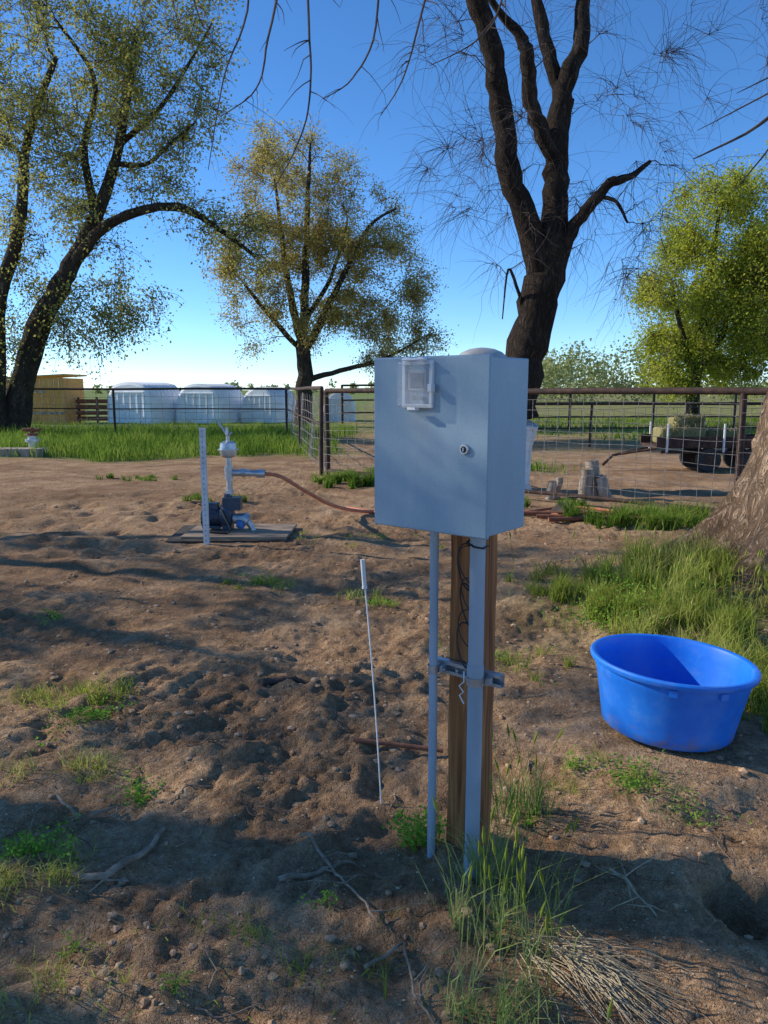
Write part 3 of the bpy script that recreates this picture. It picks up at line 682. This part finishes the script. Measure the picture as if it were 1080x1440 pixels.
build_tree('bare_tree',limbs,[(4.0,12.1,5.6,1.1,1.2,2.0),(1.4,12,6.0,1.3,1.2,2.0),(2.6,12.3,8.5,2.4,2,1.3),(3.6,12,3.9,1.0,1,1.2),(1.7,12,4.2,.9,.8,1.2),(5.0,12,7,1,1,1.4)],150,1800,None,twL=(.4,1.3),droop=.45,tw_r=.0038,r1=(.006,.008),white=1.15,seed=4,up=.05,bark='bark_dark',k2=8,tsides=3,twig='twig')

def w(l,Y): return [(x,Y+dy,z,r) for x,dy,z,r in l]
limbs=[w([(-12.9,0,-.1,.48),(-12.1,0,2.8,.38),(-11.15,0,4.65,.34),(-10.5,0,5.65,.29),(-9.6,.2,7.36,.21),(-8.9,.3,9.1,.17),(-8.4,.3,11.1,.13),(-8,.3,13,.08)],26),
 w([(-10.6,0,5.5,.22),(-9.25,-.3,6.8,.17),(-7.8,-.5,7.36,.15),(-6.55,-.6,7.4,.13),(-5.45,-.6,6.8,.09),(-4.2,-.6,5.9,.05)],26),
 w([(-13.2,-.5,0,.38),(-12.8,-.6,4,.26),(-11.9,-.5,6.7,.19),(-11.4,-.5,9.5,.13),(-10.4,-.3,12,.08)],26),
 w([(-9.6,.2,7.3,.15),(-10,.5,9.5,.12),(-9.6,.8,11.7,.08),(-10.8,.8,13.6,.05)],26),
 w([(-8.9,.3,9,.10),(-7.8,0,8.9,.07),(-6.9,0,9.6,.05),(-6.1,0,10.2,.03)],26),
 w([(-8.7,.3,9.6,.10),(-7.4,.5,10.8,.08),(-6.4,.6,12.2,.05),(-5.6,.6,13.4,.03)],26)]
build_tree('elm_tree',limbs,[(-11,26,12.2,3.6,3,3),(-7.2,26,11.6,2.1,2.3,2.6),(-11.3,26,8,2,2.3,2),(-8.2,26,9.3,2,2,1.4),(-8.6,26,5.0,1.3,1.3,1.7),(-5.4,25.5,7.0,1.3,1.1,.8),(-4.4,25.4,6.1,.8,.8,.7),(-12.2,26,4.4,1.6,2,1.8),(-10,26,3.9,1.4,1.4,1.5),(-6.6,26,14,2,2,1.5)],
  320,3300,'leaf_left',twL=(.5,1.6),droop=.5,tw_r=.010,leafn=16,leaf_s=.11,spread=.16,r1=(.015,.014),seed=11)
limbs=[w([(-3.55,0,-.1,.42),(-3.45,0,2.2,.34),(-3.5,0,3.7,.29)],33),
 w([(-3.5,0,3.5,.21),(-4.0,.2,5.4,.16),(-4.3,.3,7.5,.11),(-4.6,.3,10.4,.05)],33),
 w([(-3.5,0,3.6,.21),(-3.35,-.2,6,.17),(-3.2,-.3,8.9,.11),(-3,-.3,11.7,.04)],33),
 w([(-3.45,0,3.2,.2),(-2.5,-.4,4.8,.15),(-1.55,-.5,6.6,.11),(-.6,-.5,8.3,.07),(.5,-.5,9,.04)],33),
 w([(-3.45,0,2.0,.14),(-1.9,-.3,2.4,.11),(0,-.6,2.9,.07),(1.5,-.6,3.7,.04)],33),
 w([(-3.5,0,3.2,.14),(-4.7,-.2,4.5,.11),(-5.9,-.3,6,.06)],33),
 w([(-3.4,0,4.5,.12),(-2.3,.8,6.5,.09),(-1.6,1.2,8.8,.05)],33)]
build_tree('elm_tree',limbs,[(-3.6,33,9.8,2.8,2.6,3.0),(-.3,33,6.2,2.5,2.3,2.5),(-5.4,33,6.2,1.9,2.2,2.9),(-2.8,33,6.2,2.4,2.4,2.4),(.5,33,3.9,1.9,1.7,1.5),(-1.6,33,8.6,2.0,2,1.8)],
  280,3900,'leaf_mid',twL=(.4,1.2),droop=.3,tw_r=.011,leafn=20,leaf_s=.10,spread=.16,r1=(.015,.013),seed=12,twig='twig_tan')
limbs=[w([(13.9,0,-.1,.33),(13.9,0,2.5,.27),(14.2,0,5,.18),(14.5,0,9,.07)],34),w([(13.9,0,2,.18),(13.2,0,4.2,.12),(12.6,0,6.3,.05)],34),w([(14,0,2.2,.16),(15.2,0,4.5,.12),(15.8,0,7.5,.05)],34)]
build_tree('willow_tree',limbs,[(14.6,34,8.4,2.3,2.4,2.6),(13.1,34,5.3,2.1,2.2,2.3),(15.3,34,4.3,2.2,2.2,2.4),(12.6,34,3.1,1.4,1.5,1.4),(13.0,34,7.6,1.0,1,1.2)],210,2300,'leaf_right',twL=(.5,1.5),droop=.5,leafn=28,leaf_s=.12,spread=.19,seed=13)
limbs=[w([(17.8,0,-.1,.4),(17.8,0,3,.3),(17.6,0,6,.2),(17.3,0,10,.07)],33),w([(17.8,0,2.2,.18),(19,0,5,.12),(19.8,0,8,.05)],33),w([(17.8,0,2,.16),(16.9,0,4.5,.1),(16.5,0,7,.05)],33)]
build_tree('willow_tree',limbs,[(17.4,33,8.4,2.5,2.4,3.2),(17.2,33,4.6,2.5,2.4,2.6),(20,33,7,2.6,2.4,3.6)],220,2300,'leaf_right',twL=(.5,1.5),droop=.5,leafn=28,leaf_s=.12,spread=.19,seed=14)
limbs=[w([(24,0,-.1,.4),(24,0,3,.3),(24,0,8,.1)],44)]
build_tree('willow_tree',limbs,[(23.5,44,7,4,3,5),(19.2,44,5,2.6,2.4,3.3)],160,1200,'leaf_right',twL=(.6,1.6),droop=.5,leafn=30,leaf_s=.2,spread=.28,seed=15)

# trees standing left of the viewpoint: one long limb reaches overhead, the crowns dapple the yard
limbs=[w([(-9.4,4.45,-.1,.24),(-9.3,4.5,1.5,.20),(-9.35,4.45,3.0,.17),(-9.1,4.4,4.4,.14)],0),
 w([(-9.3,4.45,3.6,.17),(-7.5,4.4,5.3,.15),(-5.0,4.3,6.0,.13),(-2.6,4.3,5.6,.11),(-1,4.3,5.15,.09),(.5,4.5,4.9,.07),(1.6,4.6,4.6,.03)],0),
 w([(-9.3,4.4,3.2,.14),(-9.8,3.9,4.6,.10),(-9.6,3.6,6.4,.06)],0),
 w([(-9.1,4.4,4.4,.13),(-9.0,4.6,5.8,.09),(-9.2,4.6,7.2,.05)],0)]
build_tree('shade_tree',limbs,[(-9.4,4.0,5.2,1.5,.9,1.7),(-9.1,4.5,7.0,.9,.45,.7),(-9.6,3.6,3.6,1.0,.6,.9)],80,680,'leaf_left',twL=(.3,.9),droop=.5,tw_r=.006,leafn=17,leaf_s=.08,spread=.08,seed=16,r1=(.01,.012))
limbs=[w([(-12.5,9.0,-.1,.20),(-12.4,9.0,2.5,.17),(-12.2,8.9,4.6,.13),(-12.0,8.8,7,.06)],0),
 w([(-12.3,9,3.0,.12),(-12.0,7.6,4.8,.08),(-11.8,6.8,6.5,.04)],0),
 w([(-12.3,9,3.4,.12),(-12.2,10.4,5.2,.08),(-12.0,11.2,7,.04)],0)]
build_tree('shade_tree',limbs,[(-12,7.2,5.6,1.6,1.3,1.8),(-12,9.6,6.6,1.6,1.6,1.6)],60,330,'leaf_left',twL=(.4,1.1),droop=.4,tw_r=.008,leafn=16,leaf_s=.11,spread=.08,seed=18,r1=(.010,.012))
random.seed(5); rng=np.random.default_rng(5)
mb=MB()
def strand(pts,r,side=8):
    c=catmull([(p[0]+random.gauss(0,.015),p[1],p[2],r*(1-.8*i/(len(pts)-1))) for i,p in enumerate(pts)],6,.06)
    mb.tube([q for q,_ in c],[q for _,q in c],6,M['twig'],False)
    for i in range(side):
        q,rr=c[random.randrange(5,len(c))]; a=random.uniform(0,6.28); L=random.uniform(.06,.35); p=[q]; v=np.array([math.cos(a),math.sin(a)*.7,-.2])
        for s in range(5):
            v=v+np.array([random.gauss(0,.3),random.gauss(0,.3),-.28]); p.append(p[-1]+v/np.linalg.norm(v)*L/5)
        mb.tube(p,[rr*.55*(1-.15*s) for s in range(6)],4,M['twig'],False)
for s in [[(-.75,4.25,5.05),(-.78,4.2,4.2),(-.70,4.2,3.6),(-.80,4.2,3.2),(-.93,4.2,2.75)],
          [(-.40,4.3,5.05),(-.38,4.1,4.2),(-.40,4.1,3.5),(-.39,4.1,3.1),(-.47,4.1,2.85),(-.58,4.1,2.6)],
          [(-.55,4.3,5.0),(-.50,4.2,4.0),(-.60,4.2,3.4),(-.72,4.2,3.15),(-.84,4.2,3.02)],
          [(.05,4.4,5.0),(.0,4.2,4.1),(-.05,4.2,3.45),(-.15,4.2,3.2),(-.3,4.2,3.1)],
          [(.35,4.4,4.9),(.30,4.2,4.0),(.20,4.2,3.5),(.10,4.2,3.2),(-.02,4.2,3.02)],
          [(.75,4.5,4.8),(.7,4.3,4.1),(.62,4.3,3.6),(.45,4.3,3.42),(.25,4.3,3.3)],
          [(-1.1,4.3,5.15),(-1.1,4.2,4.2),(-1.0,4.2,3.6),(-.92,4.2,3.45)]]:
    strand(s,.010,13)
mb.obj('hanging_branches')

# old trunk with root flare at the right
rt=empty('old_elm_tree',(3.52,6.15,0))
nt_,nz=200,110; vs=np.zeros((nz,nt_,3)); th=np.linspace(0,2*np.pi,nt_,endpoint=False)
zl=np.concatenate([np.linspace(-.15,1.6,80),np.linspace(1.7,5.5,30)])
lob=.45+.25*np.cos(3*(th-3.3))+.22*np.cos(5*th+1.0)+.12*np.cos(8*th+.4)
def angd(a): return ((th-a+np.pi)%(2*np.pi)-np.pi)
lob=lob+1.15*np.exp(-(angd(3.0)/.28)**2)+.7*np.exp(-(angd(3.9)/.28)**2)
for i,z in enumerate(zl):
    fl=np.exp(-max(z,0)/.40)
    r=.50-.02*z+fl*.66*np.clip(lob,.1,2.0)
    rid=1-np.abs(vnoise(th*7+z*.6,np.full(nt_,z*1.3),41)); rid2=1-np.abs(vnoise(th*18+z,np.full(nt_,z*3.0),42))
    r=r+.06*(rid-.5)+.03*(rid2-.5)+.022*vnoise(th*40,np.full(nt_,z*9),43)
    vs[i,:,0]=r*np.cos(th)+.12*z; vs[i,:,1]=r*np.sin(th)+.03*z; vs[i,:,2]=z+.05
idx=np.arange(nz*nt_).reshape(nz,nt_); idr=np.roll(idx,-1,axis=1)
F=np.stack([idx[:-1].ravel(),idr[:-1].ravel(),idr[1:].ravel(),idx[1:].ravel()],1)
fast_mesh('trunk',vs.reshape(-1,3),F,M['bark_light'],True,rt)
mb2=MB()
for L in [[(.6,.15,5.2,.38),(1.2,.4,7,.25),(1.8,.4,9,.1)],[(.6,.1,5.0,.25),(.4,.9,6.6,.18),(.2,1.5,8.6,.08)],[(.3,-.1,3.9,.16),(-.15,-.6,4.4,.09),(-.5,-.9,4.2,.05),(-.8,-1.1,3.6,.025),(-1.15,-1.1,3.25,.010),(-1.55,-1.1,3.05,.004)],
          [(-.9,-1.1,3.45,.010),(-1.1,-1.15,3.1,.006),(-1.3,-1.15,2.85,.003)],[(-.7,-1.05,3.8,.010),(-.8,-1.15,3.3,.006),(-1.02,-1.15,2.9,.003)],[(-.8,-1.1,3.6,.008),(-1.2,-1,3.4,.005),(-1.5,-1,3.25,.002)],[(-.75,-1.1,3.7,.008),(-1.1,-1,3.55,.005),(-1.35,-1.2,3.4,.002)]]:
    c=catmull(L,5,.05); mb2.tube([q for q,_ in c],[r for _,r in c],8,M['twig'],False)
mb2.obj('limbs',True,rt)

def far_mass(name,items,mat,ls):
    C=[];S_=[]
    for (x,y,z,rx,ry,rz,n) in items:
        k=max(4,n//60); v=rng.normal(0,1,(k,3)); v/=np.linalg.norm(v,axis=1)[:,None]; v*=rng.uniform(.2,1,(k,1))**.4
        cc=np.array([x,y,z])+v*np.array([rx,ry,rz]); q=rng.integers(0,k,n)
        c=cc[q]+rng.normal(0,.22,(n,3))*np.array([rx,ry,rz]).clip(0,3); C.append(c); S_.append(rng.uniform(.5,1.3,n)*ls)
    V,F=leaves(np.concatenate(C),np.concatenate(S_),.7); return fast_mesh(name,V,F,M[mat])
it=[]
for i in range(110):
    x=-250+i*4.6+random.uniform(-3,3); h=random.choice([1.2,1.6,2,2.6,3.4])*random.uniform(.8,1.2)
    it.append((x,290+random.uniform(-30,30),h*.6,random.uniform(4,9),4,h*.8,300))
far_mass('distant_tree_line',it,'leaf_far',1.0)
it=[]
for (x,y,h,rx) in [(19.0,90,5.4,2.6),(22.5,88,6.4,3.0),(26.5,92,5.8,3),(30,90,6.5,3.5),(35,95,6,4),(15.5,110,4,2.5),(43,95,7,4),(20.5,100,5.0,3.5),(25,104,6,4)]:
    it.append((x,y,h*.5,rx,2.5,h*.5,1700))
far_mass('distant_trees',it,'leaf_far',.36)

# ------------------------------------------------------------ farm structures
def hutch(name,cx,cy,w_,h_,d,slope,rot=0):
    e=empty(name,(cx,cy,0),(0,0,math.radians(rot))); mb=MB(); pr=[]
    pr+=[(-w_/2,0),(-w_/2+.02,h_*.42),(-w_/2+slope*.25,h_*.66),(-w_/2+slope*.7,h_*.84)]
    for a in np.linspace(0,1,11):
        x=-w_/2+slope+.1+(w_-slope*1.9-.2)*a; pr.append((x,h_*(.92+.09*math.sin(math.pi*(.08+.84*a)))))
    pr+=[(w_/2-slope*.6,h_*.84),(w_/2-slope*.2,h_*.66),(w_/2-.02,h_*.42),(w_/2,0)]
    n=len(pr); vs=[]
    k=9
    ys=[-d/2]+[y for i in range(k) for y in (-d/2+.04+(d-.08)*(i/k), -d/2+.04+(d-.08)*((i+.5)/k))]+[d/2]
    for q,y in enumerate(ys):
        s=1 if q%2 else .97
        if q==0: s=.93
        for x,z in pr: vs.append((x*s,y,z*s))
    fs=[]
    for q in range(len(ys)-1):
        for j in range(n-1): fs.append([q*n+j,q*n+j+1,(q+1)*n+j+1,(q+1)*n+j])
    fs.append(list(range(n))); fs.append([(len(ys)-1)*n+j for j in range(n)][::-1])
    mb.add(vs,fs,M['hutch']); mb.obj('shell',True,e)
    mb=MB()
    for j in range(6):
        x=-w_*.36+j*w_*.145; mb.box((x,-d/2-.02,h_*.40),(.05,.05,h_*.66),M['hutch'])
    mb.box((0,-d/2-.015,.06),(w_*.94,.05,.12),M['hutch']); mb.box((0,-d/2-.02,h_*.76),(w_*.74,.06,.05),M['hutch'])
    mb.obj('ribs',False,e,.01)
    return e
hutch('calf_hutch',-11.7,37,2.7,1.95,2.4,.42,-24)
hutch('calf_hutch',-8.55,37.3,2.5,1.88,2.4,.5,-20)
hutch('calf_hutch',-5.75,37.8,2.0,1.72,2.2,.5,-22)
hutch('calf_hutch',-2.3,39,1.6,1.5,2.0,.4)
e=empty('wooden_shed',(-16.6,37,0)); mb=MB()
for i in range(13): mb.box((-1.32+i*.22,-1.2,1.0),(.205,.03,2.1+.02*i),M['shed_wood'])
for i in range(10): mb.box((1.44,-1.1+i*.24,1.0),(.03,.225,2.3),M['shed_wood'])
mb.obj('plank_walls',False,e)
mb=MB(); mb.box((.02,0,2.22),(3.1,2.6,.08),M['shed_wood'],RY(-3)); mb.obj('roof',False,e)
mb=MB(); mb.box((-.4,-1.23,1.5),(2.0,.05,.10),M['stump']); mb.box((0,-1.23,.5),(2.8,.05,.1),M['stump']); mb.obj('battens',False,e)
mb=MB()
for i in range(4): mb.box((-14.1,37+.0,.2+i*.28),(2.0,.06,.2),M['rust_red'])
for x in (-15,-14.1,-13.2): mb.box((x,37.06,.6),(.1,.08,1.3),M['rust'])
mb.obj('red_panel_gate',False)
e=empty('irrigation_riser',(-8.55,18.2,0)); mb=MB(); mb.tube([(0,0,-.1),(0,0,.50)],.10,14,M['galv']); mb.tube([(0,0,.35),(0,0,.42)],.17,14,M['galv'])
mb.obj('riser_pipe',True,e); mb=MB(); mb.tube([(0,0,.50),(0,0,.56)],[.14,.14],12,M['rust_red']); mb.tube([(-.20,0,.64),(.20,0,.64)],.045,8,M['rust_red']); mb.tube([(0,0,.55),(0,0,.70)],.04,8,M['rust_red']); mb.obj('valve_handle',True,e)
mb=MB(); mb.box((-.25,-.3,.10),(1.3,.5,.24),M['stump']); mb.obj('concrete_pad',True,e,.02)
# low hay cart beyond the fence
e=empty('hay_cart',(6.9,15.0,0)); mb=MB()
mb.box((0,0,.50),(3.2,.9,.05),M['rust']); mb.box((0,-.46,.60),(3.2,.03,.20),M['rust']); mb.box((0,.46,.60),(3.2,.03,.20),M['rust'])
for x in (-1.4,-.3,.9,1.4):
    mb.tube([(x,-.48,.4),(x,-.48,.95)],.022,8,M['white']); mb.tube([(x,.48,.4),(x,.48,.95)],.022,8,M['white'])
mb.tube([(-1.6,0,.46),(-2.3,0,.30),(-2.5,0,.10)],.03,8,M['rust']); mb.tube([(-1.55,-.3,.46),(-2.2,0,.32)],.025,8,M['rust'])
mb.tube([(-1.5,-.42,.40),(1.5,-.42,.40)],.03,8,M['rust']); mb.obj('cart_bed',True,e)
mb=MB()
for x in (-.55,.35):
    for s_ in (-.40,.40): mb.tube([(x,s_-.05,.24),(x,s_+.05,.24)],.24,20,M['black']); mb.tube([(x,s_-.055,.24),(x,s_+.055,.24)],.11,14,M['rust'])
mb.obj('wheels',True,e,.01)
def hairy(cx,cy,cz,dx,dy,dz,parent):
    mb=MB(); mb.box((cx,cy,cz),(dx,dy,dz),M['hay'],Matrix.Rotation(random.gauss(0,.06),4,'Z')); mb.obj('hay_bale',True,parent,.05)
    n=900; c=np.stack([cx+rng.uniform(-dx/2,dx/2,n),cy+rng.uniform(-dy/2-.03,-dy/2+.1,n),cz+rng.uniform(-dz/2,dz/2+.06,n)],1)
    V,F=leaves(c,rng.uniform(.04,.14,n),.15); fast_mesh('loose_hay',V,F,M['hay'],False,parent)
hairy(-1.0,0,.70,.9,.5,.32,e); hairy(-.1,.05,.67,.7,.5,.26,e); hairy(-.85,.05,.96,.6,.4,.2,e)
e=empty('aluminium_ladder',(4.72,9.1,0)); mb=MB()
for x in (-.09,.22): mb.box((x+.05,0,.62),(.035,.06,1.36),M['alu'],RX(10)@RY(12))
for i in range(4): mb.tube([(-.16+i*.065,-.05-i*.03+.1,.2+i*.28),(.22+i*.065,-.05-i*.03+.1,.2+i*.28)],.016,8,M['alu'])
mb.obj('ladder_frame',False,e,.004)
for (x,y,r,h) in ((2.95,10.9,.10,.50),(3.1,11.0,.11,.62),(3.28,10.85,.09,.40),(2.5,11.2,.07,.28),(2.62,11.3,.06,.33)):
    mb=MB(); lx=random.gauss(0,.05); pts=[(x+lx*i/5+.01*math.sin(i*2),y,-.05+h*i/5) for i in range(6)]
    mb.tube(pts,[r*1.15,r*1.02,r*.95,r,r*.93,r*.9],12,M['stump']); mb.lathe((pts[-1][0],y,pts[-1][2]+.001),[(r*.9,0),(r*.5,.01),(.001,.004)],12,M['stick']); mb.obj('log_stump')
mb=MB(); vs=[];fs=[]
for i in range(15):
    for j in range(10):
        x=2.1+i*.035; y=9.3+j*.05; z=.02+.15*math.exp(-((i-7)/4.)**2-((j-5)/3.)**2)+.03*float(vnoise(np.array([i*.6]),np.array([j*.6]),3)[0]); vs.append((x+.02*math.sin(j),y,z))
for i in range(14):
    for j in range(9): fs.append([i*10+j,(i+1)*10+j,(i+1)*10+j+1,i*10+j+1])
mb.add(vs,fs,M['mat']); mb.obj('crumpled_tarp')
for p in ([(1.9,9.15,.05),(3.6,8.85,.06)],[(2.0,8.95,.04),(3.1,9.1,.05)],[(1.7,9.4,.05),(4.0,9.15,.06)]):
    mb=MB(); mb.tube(p,.028,10,M['rust_red']); mb.obj('rusty_pipe')
# ------------------------------------------------------------ light
EL=28.0; sv=Vector((-.97,.24,0)).normalized(); AZ=math.atan2(sv.x,sv.y)
todir=Vector((sv.x*math.cos(math.radians(EL)),sv.y*math.cos(math.radians(EL)),math.sin(math.radians(EL))))
sl=bpy.data.lights.new('sun','SUN'); sl.energy=5.0; sl.angle=math.radians(.53); sl.color=(1,.92,.79)
so=bpy.data.objects.new('sun',sl); so.rotation_euler=todir.to_track_quat('Z','Y').to_euler(); so.location=(-20,5,15); COL.objects.link(so)
wd=bpy.data.worlds.new('World'); scene.world=wd; wd.use_nodes=True
nt=wd.node_tree; nt.nodes.clear()
sk=nt.nodes.new('ShaderNodeTexSky'); sk.sky_type='NISHITA'; sk.sun_disc=False; sk.sun_elevation=math.radians(EL); sk.sun_rotation=AZ%(2*math.pi)
sk.air_density=.8; sk.dust_density=0.0; sk.ozone_density=5.5; sk.altitude=1000
hs=nt.nodes.new('ShaderNodeHueSaturation'); hs.inputs['Saturation'].default_value=1.12; hs.inputs['Value'].default_value=1.45
bg=nt.nodes.new('ShaderNodeBackground'); bg.inputs[1].default_value=.15
wo=nt.nodes.new('ShaderNodeOutputWorld')
nt.links.new(sk.outputs[0],hs.inputs['Color']); nt.links.new(hs.outputs[0],bg.inputs[0]); nt.links.new(bg.outputs[0],wo.inputs[0])
# ------------------------------------------------------------ camera
cd=bpy.data.cameras.new('camera'); cd.sensor_fit='HORIZONTAL'; cd.sensor_width=36; cd.lens=35; cd.clip_end=5000; cd.clip_start=.05
co=bpy.data.objects.new('camera',cd); co.location=(0,0,1.6); co.rotation_euler=(math.radians(80.7),0,0); COL.objects.link(co); scene.camera=co
scene.view_settings.view_transform='Standard'; scene.view_settings.look='None'; scene.view_settings.exposure=0
